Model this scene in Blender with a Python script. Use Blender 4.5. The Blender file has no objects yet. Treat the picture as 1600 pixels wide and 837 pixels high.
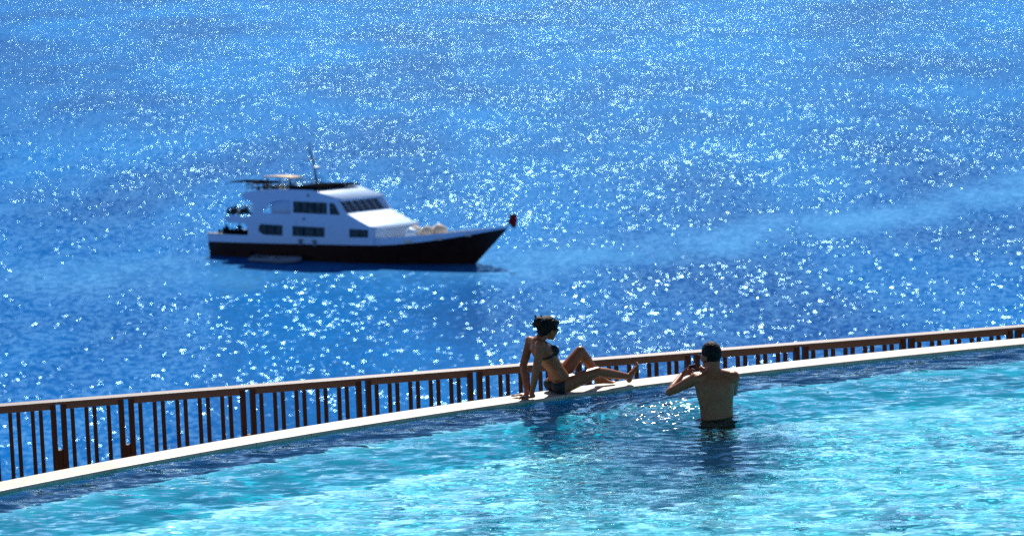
import bpy, bmesh, math, random
import numpy as np
from mathutils import Vector, Matrix, noise as mnoise
random.seed(7); rng = np.random.default_rng(11)
sc = bpy.context.scene
COL = sc.collection
R = math.radians
# ------------------------------------------------------------------ helpers
def link(o, parent=None):
    COL.objects.link(o)
    if parent is not None: o.parent = parent
    return o
def obj(name, me, mat=None, parent=None, smooth=False):
    if isinstance(me, bmesh.types.BMesh):
        bm = me; me = bpy.data.meshes.new(name); bm.to_mesh(me); bm.free()
    o = bpy.data.objects.new(name, me)
    if mat:
        me.materials.clear(); me.materials.append(mat)
    if smooth:
        me.polygons.foreach_set('use_smooth', [True]*len(me.polygons))
    return link(o, parent)
def empty(name, loc=(0,0,0), rotz=0):
    o = bpy.data.objects.new(name, None); o.empty_display_size = .3
    o.location = loc; o.rotation_euler = (0,0,rotz); return link(o)
def tag(o, label=None, cat=None, group=None, kind=None):
    if label: o['label'] = label
    if cat: o['category'] = cat
    if group: o['group'] = group
    if kind: o['kind'] = kind
    return o
def bm_box(bm, lo, hi, M=None, bevel=0):
    x0,y0,z0 = lo; x1,y1,z1 = hi
    vs = [bm.verts.new(Vector(p)) for p in ((x0,y0,z0),(x1,y0,z0),(x1,y1,z0),(x0,y1,z0),(x0,y0,z1),(x1,y0,z1),(x1,y1,z1),(x0,y1,z1))]
    fs = [bm.faces.new([vs[i] for i in q]) for q in ((0,3,2,1),(4,5,6,7),(0,1,5,4),(1,2,6,5),(2,3,7,6),(3,0,4,7))]
    if bevel:
        es = list({e for f in fs for e in f.edges})
        r = bmesh.ops.bevel(bm, geom=es, offset=bevel, segments=2, affect='EDGES', profile=.5)
        vs = list({v for f in r['faces'] for v in f.verts} | {v for v in vs if v.is_valid})
    if M is not None:
        for v in vs: v.co = M @ v.co
    return vs
def box(lo, hi, M=None, bevel=0):
    bm = bmesh.new(); bm_box(bm, lo, hi, M, bevel); return bm
def frame_of(d):
    d = d.normalized(); a = Vector((0,0,1)) if abs(d.z) < .9 else Vector((1,0,0))
    u = d.cross(a).normalized(); return u, d.cross(u).normalized()
def bm_tube(bm, pts, rad, seg=10, caps=True):
    pts = [Vector(p) for p in pts]; rads = rad if isinstance(rad,(list,tuple)) else [rad]*len(pts)
    rings = []
    for i,p in enumerate(pts):
        d = pts[min(i+1,len(pts)-1)] - pts[max(i-1,0)]
        u,w = frame_of(d)
        rings.append([bm.verts.new(p + (u*math.cos(2*math.pi*k/seg)+w*math.sin(2*math.pi*k/seg))*rads[i]) for k in range(seg)])
    for a,b in zip(rings, rings[1:]):
        for k in range(seg): bm.faces.new((a[k],a[(k+1)%seg],b[(k+1)%seg],b[k]))
    if caps:
        bm.faces.new(rings[0][::-1]); bm.faces.new(rings[-1])
def tube(pts, rad, seg=10):
    bm = bmesh.new(); bm_tube(bm, pts, rad, seg); bmesh.ops.recalc_face_normals(bm, faces=bm.faces[:]); return bm
def bm_ball(bm, c, r, M=None, seg=16):
    """ellipsoid, r = radius or (rx,ry,rz), M = 3x3 orientation"""
    r = (r,r,r) if not isinstance(r,(tuple,list)) else r
    res = bmesh.ops.create_uvsphere(bm, u_segments=seg, v_segments=max(8,seg*2//3), radius=1)
    for v in res['verts']:
        p = Vector((v.co.x*r[0], v.co.y*r[1], v.co.z*r[2]))
        if M is not None: p = M @ p
        v.co = p + Vector(c)
def bm_bone(bm, p, q, r0, r1, seg=12):
    """tapered capsule"""
    p,q = Vector(p),Vector(q); d=(q-p); L=d.length; d.normalize(); u,w = frame_of(d)
    prof=[]
    for i in range(0,5):
        t=i/4*math.pi/2; prof.append((p-d*r0*math.cos(t), r0*math.sin(t)))
    for i in range(0,5):
        t=i/4*math.pi/2; prof.append((q+d*r1*math.sin(t), r1*math.cos(t)))
    a0=bm.verts.new(prof[0][0]); a1=bm.verts.new(prof[-1][0]); rings=[]
    for c,r in prof[1:-1]:
        rings.append([bm.verts.new(c+(u*math.cos(2*math.pi*k/seg)+w*math.sin(2*math.pi*k/seg))*r) for k in range(seg)])
    for a,b in zip(rings, rings[1:]):
        for k in range(seg): bm.faces.new((a[k],a[(k+1)%seg],b[(k+1)%seg],b[k]))
    for k in range(seg):
        bm.faces.new((a0,rings[0][(k+1)%seg],rings[0][k])); bm.faces.new((a1,rings[-1][k],rings[-1][(k+1)%seg]))
def bm_loft(bm, rings, seg=20):
    """rings: (centre, half-width vector, half-depth vector)"""
    rr=[]
    for c,a,b in rings:
        c,a,b=Vector(c),Vector(a),Vector(b)
        rr.append([bm.verts.new(c+a*math.cos(2*math.pi*k/seg)+b*math.sin(2*math.pi*k/seg)) for k in range(seg)])
    for a,b in zip(rr,rr[1:]):
        for k in range(seg): bm.faces.new((a[k],a[(k+1)%seg],b[(k+1)%seg],b[k]))
    bm.faces.new(rr[0][::-1]); bm.faces.new(rr[-1])
def remesh(bm, voxel, smooth_it=4, fac=.5, name='body'):
    """voxel-union of the closed pieces in bm, as ONE continuous surface"""
    bmesh.ops.recalc_face_normals(bm, faces=bm.faces[:])
    me = bpy.data.meshes.new('tmp'); bm.to_mesh(me); bm.free()
    o = bpy.data.objects.new('tmp', me); COL.objects.link(o)
    m = o.modifiers.new('r','REMESH'); m.mode='VOXEL'; m.voxel_size=voxel; m.adaptivity=0
    if smooth_it:
        s = o.modifiers.new('s','SMOOTH'); s.iterations=smooth_it; s.factor=fac
    dg = bpy.context.evaluated_depsgraph_get(); dg.update()
    out = bpy.data.meshes.new_from_object(o.evaluated_get(dg)); out.name=name
    bpy.data.objects.remove(o); bpy.data.meshes.remove(me)
    return out
def shell_from(me, pred, off, thick=.003, name='cloth'):
    """a piece of clothing: the body's faces inside pred, pushed out along the normals"""
    bm = bmesh.new(); bm.from_mesh(me); bm.normal_update()
    kill=[f for f in bm.faces if not pred(f.calc_center_median())]
    bmesh.ops.delete(bm, geom=kill, context='FACES')
    bmesh.ops.smooth_vert(bm, verts=[v for v in bm.verts if v.is_boundary], factor=.5, use_axis_x=True,use_axis_y=True,use_axis_z=True)
    bm.normal_update()
    o_ = off if callable(off) else (lambda c: off)
    for v,n in [(v,v.normal.copy()) for v in bm.verts]: v.co += n*o_(v.co)
    bmesh.ops.solidify(bm, geom=bm.faces[:], thickness=thick)
    return bm
def poly_plate(outer, holes, thick, bevel=0.0, name='plate'):
    """flat outline (x,z) with holes, extruded along y by +-thick/2"""
    cu = bpy.data.curves.new('tmp','CURVE'); cu.dimensions='2D'; cu.fill_mode='BOTH'; cu.extrude=thick/2; cu.bevel_depth=bevel
    for pts in [outer]+holes:
        s = cu.splines.new('POLY'); s.points.add(len(pts)-1); s.use_cyclic_u=True
        for p,(x,z) in zip(s.points, pts): p.co=(x,z,0,1)
    o = bpy.data.objects.new('tmp',cu); COL.objects.link(o)
    dg = bpy.context.evaluated_depsgraph_get(); dg.update()
    me = bpy.data.meshes.new_from_object(o.evaluated_get(dg)); bpy.data.objects.remove(o)
    me.transform(Matrix.Rotation(math.pi/2,4,'X')); me.name=name
    return me
def arc(cx,cz,r,a0,a1,n=8,rz=None):
    rz = r if rz is None else rz
    return [(cx+r*math.cos(R(a0+(a1-a0)*i/n)), cz+rz*math.sin(R(a0+(a1-a0)*i/n))) for i in range(n+1)]
# ------------------------------------------------------------------ materials
class NT:
    def __init__(s, name):
        s.m = bpy.data.materials.new(name); s.m.use_nodes=True; s.t=s.m.node_tree; s.t.nodes.clear()
        s.out = s.n('ShaderNodeOutputMaterial')
    def n(s, t, **kw):
        x = s.t.nodes.new(t)
        for k,v in kw.items():
            if k in x.inputs: s.set(x.inputs[k], v)
            else: setattr(x,k,v)
        return x
    def set(s, inp, v):
        if isinstance(v, bpy.types.NodeSocket): s.t.links.new(v, inp)
        else: inp.default_value = v
    def math(s, op, a, b=None, c=None, clamp=False):
        x = s.t.nodes.new('ShaderNodeMath'); x.operation=op; x.use_clamp=clamp
        for i,v in enumerate((a,b,c)):
            if v is not None: s.set(x.inputs[i], v)
        return x.outputs[0]
    def vmath(s, op, a, b=None, scale=None):
        x = s.t.nodes.new('ShaderNodeVectorMath'); x.operation=op
        s.set(x.inputs[0], a)
        if b is not None: s.set(x.inputs[1], b)
        if scale is not None: s.set(x.inputs['Scale'], scale)
        return x.outputs['Value'] if op in('LENGTH','DOT_PRODUCT') else x.outputs[0]
    def noise(s, vec, scale, detail=2, rough=.5):
        return s.n('ShaderNodeTexNoise', Vector=vec, Scale=scale, Detail=detail, Roughness=rough)
    def mapr(s, v, a,b,c=0.,d=1.):
        x = s.n('ShaderNodeMapRange'); s.set(x.inputs['Value'],v)
        for k,vv in zip(('From Min','From Max','To Min','To Max'),(a,b,c,d)): s.set(x.inputs[k],vv)
        return x.outputs[0]
    def mix(s, f, a, b):
        x = s.n('ShaderNodeMix', data_type='RGBA'); s.set(x.inputs[0],f); s.set(x.inputs[6],a); s.set(x.inputs[7],b); return x.outputs[2]
def c4(c): return (c[0],c[1],c[2],1.)
def mat(name, base, rough=.5, var=.15, scale=8., bump=0., bscale=40., stretch=(1,1,1), metallic=0., coat=0., sss=0., ior=1.45, rvar=.1, spec=.5):
    t = NT(name); tc = t.n('ShaderNodeTexCoord').outputs['Object']
    v = t.n('ShaderNodeMapping', Vector=tc, Scale=stretch).outputs[0]
    nz = t.noise(v, scale, 4, .6).outputs[0]
    f = t.mapr(nz,.3,.7)
    col = t.mix(f, c4([x*(1-var) for x in base]), c4([min(1,x*(1+var)) for x in base]))
    p = t.n('ShaderNodeBsdfPrincipled'); t.set(p.inputs['Base Color'],col)
    t.set(p.inputs['Roughness'], t.mapr(nz,.3,.7,max(.02,rough-rvar*.5),min(1,rough+rvar*.5)))
    p.inputs['Metallic'].default_value=metallic; p.inputs['IOR'].default_value=ior
    p.inputs['Coat Weight'].default_value=coat; p.inputs['Specular IOR Level'].default_value=spec
    if sss: p.inputs['Subsurface Weight'].default_value=sss; p.inputs['Subsurface Radius'].default_value=(.012,.005,.003)
    if bump:
        b = t.n('ShaderNodeBump', Strength=bump, Distance=.01); t.set(b.inputs['Height'], t.noise(v,bscale,3,.6).outputs[0])
        t.set(p.inputs['Normal'], b.outputs[0])
    t.t.links.new(p.outputs[0], t.out.inputs[0]); return t.m
# ------------------------------------------------------------------ camera model (units: metres, z=0 pool water)
F, YH, ROLL, H = 4500., -250., R(1.9), 6.0
PHI = math.atan((418.5-YH)/F)
fwd = Vector((0,math.cos(PHI),-math.sin(PHI))); right0=Vector((1,0,0)); up0=right0.cross(fwd)
RX = right0*math.cos(ROLL)-up0*math.sin(ROLL); UP = up0*math.cos(ROLL)+right0*math.sin(ROLL)
CAM = Vector((0,0,H))
def unp(px,py,z):
    """survey: where the sight line through a photo point meets level z"""
    d = fwd+RX*((px-800)/F)-UP*((py-418.5)/F)
    return CAM+d*((z-H)/d.z)
cd = bpy.data.cameras.new('camera'); cam = bpy.data.objects.new('camera', cd); COL.objects.link(cam)
M = Matrix((RX, UP, -fwd)).transposed().to_4x4(); M.translation = CAM; cam.matrix_world = M
cd.sensor_width=36; cd.lens=36*F/1600; cd.clip_start=.5; cd.clip_end=120000
cd.dof.use_dof=True; cd.dof.focus_distance=30.2; cd.dof.aperture_fstop=2.9; cd.dof.aperture_blades=0
sc.camera = cam
# ------------------------------------------------------------------ light
SUN_EL, SUN_AZ = R(43), R(2)          # azimuth measured from +Y toward +X
w = bpy.data.worlds.new('World'); sc.world=w; w.use_nodes=True
nt=w.node_tree; bg=nt.nodes['Background']; sky=nt.nodes.new('ShaderNodeTexSky'); sky.sky_type='NISHITA'
sky.sun_disc=False; sky.sun_elevation=SUN_EL; sky.sun_rotation=SUN_AZ; sky.air_density=.35; sky.dust_density=0.; sky.ozone_density=1.2
nt.links.new(sky.outputs[0], bg.inputs[0]); bg.inputs[1].default_value=.105
sd = bpy.data.lights.new('sun','SUN'); sd.energy=4.4; sd.angle=R(.53); sd.color=(1,.95,.87)
so = bpy.data.objects.new('sun',sd); COL.objects.link(so)
sdir = Vector((math.sin(SUN_AZ)*math.cos(SUN_EL), math.cos(SUN_AZ)*math.cos(SUN_EL), math.sin(SUN_EL)))
so.rotation_euler = sdir.to_track_quat('Z','Y').to_euler()
so.location=(5,60,60)
sd.cycles.is_caustics_light=True
vs=sc.view_settings; vs.view_transform='Standard'; vs.look='None'; vs.exposure=.65; vs.gamma=1; vs.use_curve_mapping=False
cy=sc.cycles; cy.caustics_reflective=False; cy.caustics_refractive=True; cy.max_bounces=10; cy.transparent_max_bounces=8
cy.sample_clamp_direct=0; cy.sample_clamp_indirect=3; cy.blur_glossy=1.
cy.use_denoising=False; cy.denoiser='OPENIMAGEDENOISE'
# ------------------------------------------------------------------ pool outline from the survey
XS=[0,120,240,340,440,540,620,700,790,990,1100,1200,1300,1480,1600]
YI=[766,743.6,721,699.6,684,668,655.5,643,630,603,590.5,578,566.5,548.5,537]
ip=np.array([unp(x,y,.05)[:2] for x,y in zip(XS,YI)])
PC=np.polyfit(ip[:,0],ip[:,1],3)
XL,XR=ip[0,0]-.3, ip[-1,0]+.3
def edge(x):
    if x<XL: return float(np.polyval(PC,XL)+np.polyval(np.polyder(PC),XL)*(x-XL))
    if x>XR: return float(np.polyval(PC,XR)+np.polyval(np.polyder(PC),XR)*(x-XR))
    return float(np.polyval(PC,x))
def edge_n(x):
    s=(edge(x+.05)-edge(x-.05))/.1; L=math.hypot(1,s); return Vector((-s/L,1/L,0)), Vector((1/L,s/L,0))
# ------------------------------------------------------------------ MATERIALS of the place
def sea_material():
    t=NT('sea_water'); pos=t.n('ShaderNodeNewGeometry').outputs['Position']
    sep=t.n('ShaderNodeSeparateXYZ'); t.set(sep.inputs[0],pos); X,Y=sep.outputs[0],sep.outputs[1]
    def slope(scale, detail, stretch, k):
        v=t.n('ShaderNodeMapping', Vector=pos, Scale=stretch).outputs[0]
        c=t.noise(v,scale,detail,.55).outputs['Color']
        return t.vmath('SCALE', t.vmath('SUBTRACT',c,(.5,.5,.5)), scale=k)
    s = t.vmath('ADD', slope(1/6.,1,(1,.8,1),SW[0]), slope(1/.7,1,(1,.8,1),SW[1]))
    s = t.vmath('ADD', s, slope(1/.3,1.,(1,1,1),SW[2]))
    # wind patches
    gv=t.n('ShaderNodeMapping', Vector=pos, Scale=(1,.35,1)).outputs[0]
    gust=t.math('MULTIPLY', t.mapr(t.noise(gv,1/14.,3,.55).outputs[0],.3,.7,.78,1.18), t.mapr(Y,170.,620.,.90,1.34))   # lee of the cliff near the shore
    # the calm slick that crosses the sea behind and beside the boat
    line=t.math('ADD', t.math('MULTIPLY',X,SL[0]), SL[1]); line=t.math('ADD', line, t.math('MULTIPLY',t.math('MULTIPLY',X,X),SL[2]))
    wob=t.math('MULTIPLY', t.math('SUBTRACT',t.noise(gv,1/18.,4,.6).outputs[0],.5), 30.)
    d=t.math('ABSOLUTE', t.math('SUBTRACT', t.math('ADD',Y,wob), line))
    slick=t.mapr(d,4.,15.,1.,0.)
    slick=t.math('MULTIPLY',slick,t.mapr(t.noise(gv,1/9.,4,.6).outputs[0],.34,.62,.12,1.))
    slick=t.math('MULTIPLY',slick,t.mapr(X,-70.,15.,.35,1.))      # fresher to the right, nearly dissolved to the left
    amp=t.math('MULTIPLY',gust,t.math('SUBTRACT',1.,t.math('MULTIPLY',slick,.68)))
    s=t.vmath('MULTIPLY', t.vmath('SCALE',s,scale=amp), (.92,1,0))
    nrm=t.vmath('NORMALIZE', t.vmath('ADD', s,(0,0,1)))
    base=t.mix(t.mapr(t.noise(gv,1/30.,3,.6).outputs[0],.35,.65), (.0,.052,.23,1),(.0,.125,.41,1))
    base=t.mix(t.math('MULTIPLY',slick,.9), base, (.06,.25,.52,1))      # aerated water of the old wake
    df=t.n('ShaderNodeBsdfDiffuse'); t.set(df.inputs['Color'],base)
    gl=t.n('ShaderNodeBsdfGlossy'); gl.inputs['Color'].default_value=(.40,.72,.95,1); gl.inputs['Roughness'].default_value=SW[3]; t.set(gl.inputs['Normal'],nrm)
    fr=t.n('ShaderNodeFresnel'); fr.inputs[0].default_value=1.30; t.set(fr.inputs['Normal'],nrm)
    mx=t.n('ShaderNodeMixShader'); t.set(mx.inputs[0],t.math('MULTIPLY',fr.outputs[0],.45)); t.t.links.new(df.outputs[0],mx.inputs[1]); t.t.links.new(gl.outputs[0],mx.inputs[2])
    t.t.links.new(mx.outputs[0],t.out.inputs[0]); return t.m
def pool_water_material():
    t=NT('pool_water'); 
    pos=t.n('ShaderNodeTexCoord').outputs['Object']
    v=t.n('ShaderNodeMapping', Vector=pos, Scale=(.62,1.5,1)).outputs[0]
    def sl(scale,k): return t.vmath('SCALE', t.vmath('SUBTRACT',t.noise(v,scale,1,.5).outputs['Color'],(.5,.5,.5)), scale=k)
    # choppy ripples the man's arm has just made
    dd=t.vmath('LENGTH', t.vmath('MULTIPLY', t.vmath('SUBTRACT',pos,(1.50,29.62,0)), (1,.62,0)))
    chop=t.mapr(dd,.12,.62,1.,0.)
    q=t.vmath('ADD', t.vmath('ADD', sl(4.2,.5), sl(11.,.62)), t.vmath('SCALE', sl(15.,1.7), scale=chop))
    q=t.vmath('MULTIPLY', q, (1,1,0))
    nn=t.vmath('NORMALIZE', t.vmath('ADD', t.n('ShaderNodeNewGeometry').outputs['Normal'], q))
    g=t.n('ShaderNodeBsdfGlass'); g.inputs['Roughness'].default_value=0.; g.inputs['IOR'].default_value=1.33; g.inputs['Color'].default_value=(.80,.98,1,1); t.set(g.inputs['Normal'],nn)
    gl=t.n('ShaderNodeBsdfGlossy'); gl.inputs['Roughness'].default_value=.12; t.set(gl.inputs['Normal'],nn); gl.inputs['Color'].default_value=(.8,.9,1,1)
    mx=t.n('ShaderNodeMixShader'); t.set(mx.inputs[0],t.math('MULTIPLY',chop,.05)); t.t.links.new(g.outputs[0],mx.inputs[1]); t.t.links.new(gl.outputs[0],mx.inputs[2])
    t.t.links.new(mx.outputs[0],t.out.inputs[0]); return t.m
SW=(.32,1.18,.80,.15)
_a,_b,_c=[unp(x,y,-35) for x,y in((1590,296),(1250,358),(60,425))]
SL_=np.polyfit([_a.x,_b.x,_c.x],[_a.y,_b.y,_c.y],2); SL=(float(SL_[1]),float(SL_[2]),float(SL_[0]))
def tile_material(name, c1, c2, grout):
    t=NT(name); tc=t.n('ShaderNodeTexCoord').outputs['Object']
    b=t.n('ShaderNodeTexBrick'); t.set(b.inputs['Vector'],tc); b.offset=0; b.inputs['Scale'].default_value=1
    b.inputs['Brick Width'].default_value=.05; b.inputs['Row Height'].default_value=.05; b.inputs['Mortar Size'].default_value=.002
    b.inputs['Color1'].default_value=c4(c1); b.inputs['Color2'].default_value=c4(c2); b.inputs['Mortar'].default_value=c4(grout)
    p=t.n('ShaderNodeBsdfPrincipled'); t.set(p.inputs['Base Color'],b.outputs[0]); p.inputs['Roughness'].default_value=.35
    t.t.links.new(p.outputs[0],t.out.inputs[0]); return t.m
M_sea=sea_material(); M_pool=pool_water_material()
M_floor=tile_material('pool_mosaic',(.006,.60,.84),(.01,.66,.88),(.02,.62,.84))
M_wall=tile_material('pool_wall_mosaic',(.01,.47,.88),(.015,.53,.9),(.03,.5,.85))
M_cope=mat('cream_stone',(.50,.44,.33),.55,.08,3,.25,60)
def coping_joints(m):
    t=m.node_tree; p=[n for n in t.nodes if n.type=='BSDF_PRINCIPLED'][0]; src=p.inputs['Base Color'].links[0].from_socket
    tc=t.nodes.new('ShaderNodeTexCoord'); sp=t.nodes.new('ShaderNodeSeparateXYZ'); t.links.new(tc.outputs['Object'],sp.inputs[0])
    a=t.nodes.new('ShaderNodeMath'); a.operation='MULTIPLY'; a.inputs[1].default_value=1/.53; t.links.new(sp.outputs[0],a.inputs[0])
    f=t.nodes.new('ShaderNodeMath'); f.operation='FRACT'; t.links.new(a.outputs[0],f.inputs[0])
    l=t.nodes.new('ShaderNodeMath'); l.operation='LESS_THAN'; l.inputs[1].default_value=.018; t.links.new(f.outputs[0],l.inputs[0])
    fl=t.nodes.new('ShaderNodeMath'); fl.operation='FLOOR'; t.links.new(a.outputs[0],fl.inputs[0])
    wn=t.nodes.new('ShaderNodeTexWhiteNoise'); wn.noise_dimensions='1D'; t.links.new(fl.outputs[0],wn.inputs['W'])
    mr=t.nodes.new('ShaderNodeMapRange'); mr.inputs[3].default_value=.94; mr.inputs[4].default_value=1.05; t.links.new(wn.outputs[0],mr.inputs[0])
    sc_=t.nodes.new('ShaderNodeVectorMath'); sc_.operation='SCALE'; t.links.new(src,sc_.inputs[0]); t.links.new(mr.outputs[0],sc_.inputs['Scale'])
    # water stains along the slab faces
    nz=t.nodes.new('ShaderNodeTexNoise'); nz.inputs['Scale'].default_value=1.6; nz.inputs['Detail'].default_value=5; t.links.new(tc.outputs['Object'],nz.inputs['Vector'])
    m2=t.nodes.new('ShaderNodeMapRange'); m2.inputs[1].default_value=.58; m2.inputs[2].default_value=.7; m2.inputs[4].default_value=.6; t.links.new(nz.outputs[0],m2.inputs[0])
    mx=t.nodes.new('ShaderNodeMix'); mx.data_type='RGBA'; t.links.new(m2.outputs[0],mx.inputs[0]); t.links.new(sc_.outputs[0],mx.inputs[6]); mx.inputs[7].default_value=(.30,.25,.19,1)
    mj=t.nodes.new('ShaderNodeMix'); mj.data_type='RGBA'; t.links.new(l.outputs[0],mj.inputs[0]); t.links.new(mx.outputs[2],mj.inputs[6]); mj.inputs[7].default_value=(.30,.26,.20,1)
    t.links.new(mj.outputs[2],p.inputs['Base Color'])
coping_joints(M_cope)
M_deck=mat('terrace_stone',(.42,.37,.30),.7,.15,2,.3,30)
M_rock=mat('cliff_rock',(.34,.27,.20),.9,.35,.3,.8,1.5)
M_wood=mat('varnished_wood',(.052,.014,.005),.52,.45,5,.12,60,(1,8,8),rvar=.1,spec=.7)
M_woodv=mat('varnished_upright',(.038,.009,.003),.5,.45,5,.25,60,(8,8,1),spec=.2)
# ------------------------------------------------------------------ sea
def sea():
    bm=bmesh.new(); L=45000.
    vs=[bm.verts.new(p) for p in((-L,-L,-35),(L,-L,-35),(L,L,-35),(-L,L,-35))]; bm.faces.new(vs)
    tag(obj('sea',bm,M_sea),kind='structure')
sea()
# ------------------------------------------------------------------ pool
def man_ripple(x,y): return 0
MAN=Vector((2.07,29.27,0))
def pool():
    xs=np.concatenate([np.linspace(-14,-8,30,endpoint=False),np.arange(-8,8,.022),np.linspace(8,14,30)])
    ny=np.concatenate([np.linspace(0,.42,40,endpoint=False),np.linspace(.42,1,520)])
    Y0=10.
    e=np.array([edge(x)+.06 for x in xs])
    X=np.repeat(xs[None,:],len(ny),0); Y=Y0+ny[:,None]*(e[None,:]-Y0)
    Z=np.zeros_like(X); N=110
    for i in range(N):
        lam=.22*(10**(rng.random()*.72)); th=rng.normal(math.pi/2*.9,.75) ; k=2*math.pi/lam
        sl=.052/math.sqrt(N/2)
        Z+=sl/k*np.cos(k*(X*math.cos(th)+Y*math.sin(th))+rng.random()*6.28)
    # ripples sent out by the man and by the woman's side
    for (cx,cy,a,lam,dec) in((MAN.x,MAN.y,.010,.16,1.0),(MAN.x-.3,MAN.y+.5,.006,.11,.7)):
        r=np.hypot(X-cx,Y-cy); side=.45+.55*(1/(1+np.exp((X-cx+.1)*4)))
        Z+=a*side*np.exp(-r/dec)*np.cos(2*math.pi*r/lam)
    # slower patches of calmer and rougher water
    P=1+.35*np.sin(X*.9+.6*Y+1)*np.sin(Y*1.3-.4*X+.5)
    Z*=P
    nx,nyy=len(xs),len(ny)
    co=np.stack([X,Y,Z],-1).reshape(-1,3)
    idx=np.arange(nx*nyy).reshape(nyy,nx)
    q=np.stack([idx[:-1,:-1],idx[:-1,1:],idx[1:,1:],idx[1:,:-1]],-1).reshape(-1,4)
    me=bpy.data.meshes.new('pool_water'); me.from_pydata(co.tolist(),[],q.tolist()); me.update()
    o=obj('pool_water',me,M_pool,smooth=True); o.location.z=.022; tag(o,kind='structure'); o.cycles.is_caustics_caster=True
    # floor, shaped to rise at the far wall to lighten the shaded strip; wall under the coping
    bm=bmesh.new(); xs2=np.linspace(-14.5,14.5,120); n2=[0,.3,.6,.75,.85]+[.88+.12*i/14 for i in range(15)]
    g=[]
    for v in n2:
        row=[]
        for x in xs2:
            en=edge(x)+.10; y=Y0-.5+v*(en-Y0+.5); dd=en-y
            s=min(1,max(0,(1.9-dd)/1.5)); s=s*s*(3-2*s)
            row.append(bm.verts.new((x,y,-1.03+.64*s)))
        g.append(row)
    for a,b in zip(g,g[1:]):
        for i in range(len(xs2)-1): bm.faces.new((a[i],a[i+1],b[i+1],b[i]))
    f=obj('pool_floor',bm,M_floor,smooth=True); tag(f,kind='structure'); f.cycles.is_caustics_receiver=True
    bm=bmesh.new(); lo=[];hi=[]
    for x in xs2:
        lo.append(bm.verts.new((x,edge(x)+.08,-1.2))); hi.append(bm.verts.new((x,edge(x)+.08,.0)))
    for i in range(len(xs2)-1): bm.faces.new((lo[i],lo[i+1],hi[i+1],hi[i]))
    f=obj('pool_wall',bm,M_wall,smooth=True); tag(f,kind='structure'); f.cycles.is_caustics_receiver=True
pool()
def ribbon(name, xs, prof, m, smooth=False):
    """profile (offset outward from the pool edge, z) swept along the pool edge, closed"""
    bm=bmesh.new(); rows=[]
    for x in xs:
        n,_=edge_n(x); b=Vector((x,edge(x),0))
        rows.append([bm.verts.new(b+n*o+Vector((0,0,z))) for o,z in prof])
    k=len(prof)
    for a,b in zip(rows,rows[1:]):
        for i in range(k): bm.faces.new((a[i],b[i],b[(i+1)%k],a[(i+1)%k]))
    bm.faces.new(rows[0]); bm.faces.new(rows[-1][::-1])
    bmesh.ops.recalc_face_normals(bm,faces=bm.faces[:])
    return obj(name,bm,m,smooth=smooth)
XC=np.linspace(-14,14,181)
CW=.365
o=ribbon('coping',XC,[(0,.03),(.012,.047),(.03,.052),(CW-.02,.052),(CW,.035),(CW,-.06),(0,-.06)],M_cope); tag(o,kind='structure')
o=ribbon('pool_outer_wall',XC,[(.09,-.06),(CW-.05,-.06),(CW-.05,-1.7),(.09,-1.7)],M_deck); tag(o,kind='structure')
# ------------------------------------------------------------------ railing
PX=[90,196,386,567,741,911,1081,1251,1417,1584]
rp=[unp(x,632-.0773*x,-.1) for x in PX]
A,B=rp[0],rp[-1]; U=(B-A); U.z=0; U.normalize(); NV=Vector((-U.y,U.x,0)); ang=math.atan2(U.y,U.x)
S=[(p-A).dot(U) for p in rp]
S=[S[0]-2.72,S[0]-1.36]+S+[S[-1]+1.36,S[-1]+2.72]
ZT,ZB=-.10,-1.17
def railing():
    root=empty('railing',Vector((A.x,A.y,ZB)),ang)
    tag(root,'long dark brown wooden railing running behind the pool edge above the sea','railing')
    MR=Matrix.Identity(4)
    zt=ZT-ZB
    L0,L1=S[0]-.12,S[-1]+.12
    bm=box((L0,-.085,zt-.034),(L1,.085,zt),bevel=.008); obj('handrail',bm,M_wood,root)
    PW,UW=.172,.058
    pm=None
    bm=bmesh.new()
    bm_box(bm,(-PW/2,-.045,0),(-PW/2+UW,.045,zt-.0385)); bm_box(bm,(PW/2-UW,-.045,0),(PW/2,.045,zt-.0385))
    bm_box(bm,(-PW/2+UW,-.038,.03),(PW/2-UW,.038,.50),bevel=.004)
    pme=bpy.data.meshes.new('post'); bm.to_mesh(pme); bm.free(); pme.materials.append(M_woodv)
    bm=box((-.0215,-.022,.10),(.0215,.022,zt-.105),bevel=.003)
    bme=bpy.data.meshes.new('baluster'); bm.to_mesh(bme); bm.free(); bme.materials.append(M_woodv)
    for s in S:
        p=bpy.data.objects.new('post',pme); p.location=(s,0,0); link(p,root)
    gaps_full=[52,120,52,120,52,120,52,120,52,92]; gaps_half=[52,120,52,120,95]
    for s0,s1 in zip(S,S[1:]):
        a,b=s0+PW/2,s1-PW/2; L=b-a
        gaps=gaps_half if L<.9 else gaps_full
        nb=len(gaps)-1; k=(L-nb*.039)/sum(gaps); x=a
        for g in gaps[:-1]:
            x+=g*k; o=bpy.data.objects.new('baluster',bme); o.location=(x+.0195,0,0); link(o,root); x+=.039
        obj('upper_rail',box((a+.001,-.03,zt-.098),(b-.001,.03,zt-.0385),bevel=.004),M_wood,root)
        obj('lower_rail',box((a+.001,-.03,.045),(b-.001,.03,.105),bevel=.004),M_wood,root)
railing()
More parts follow.
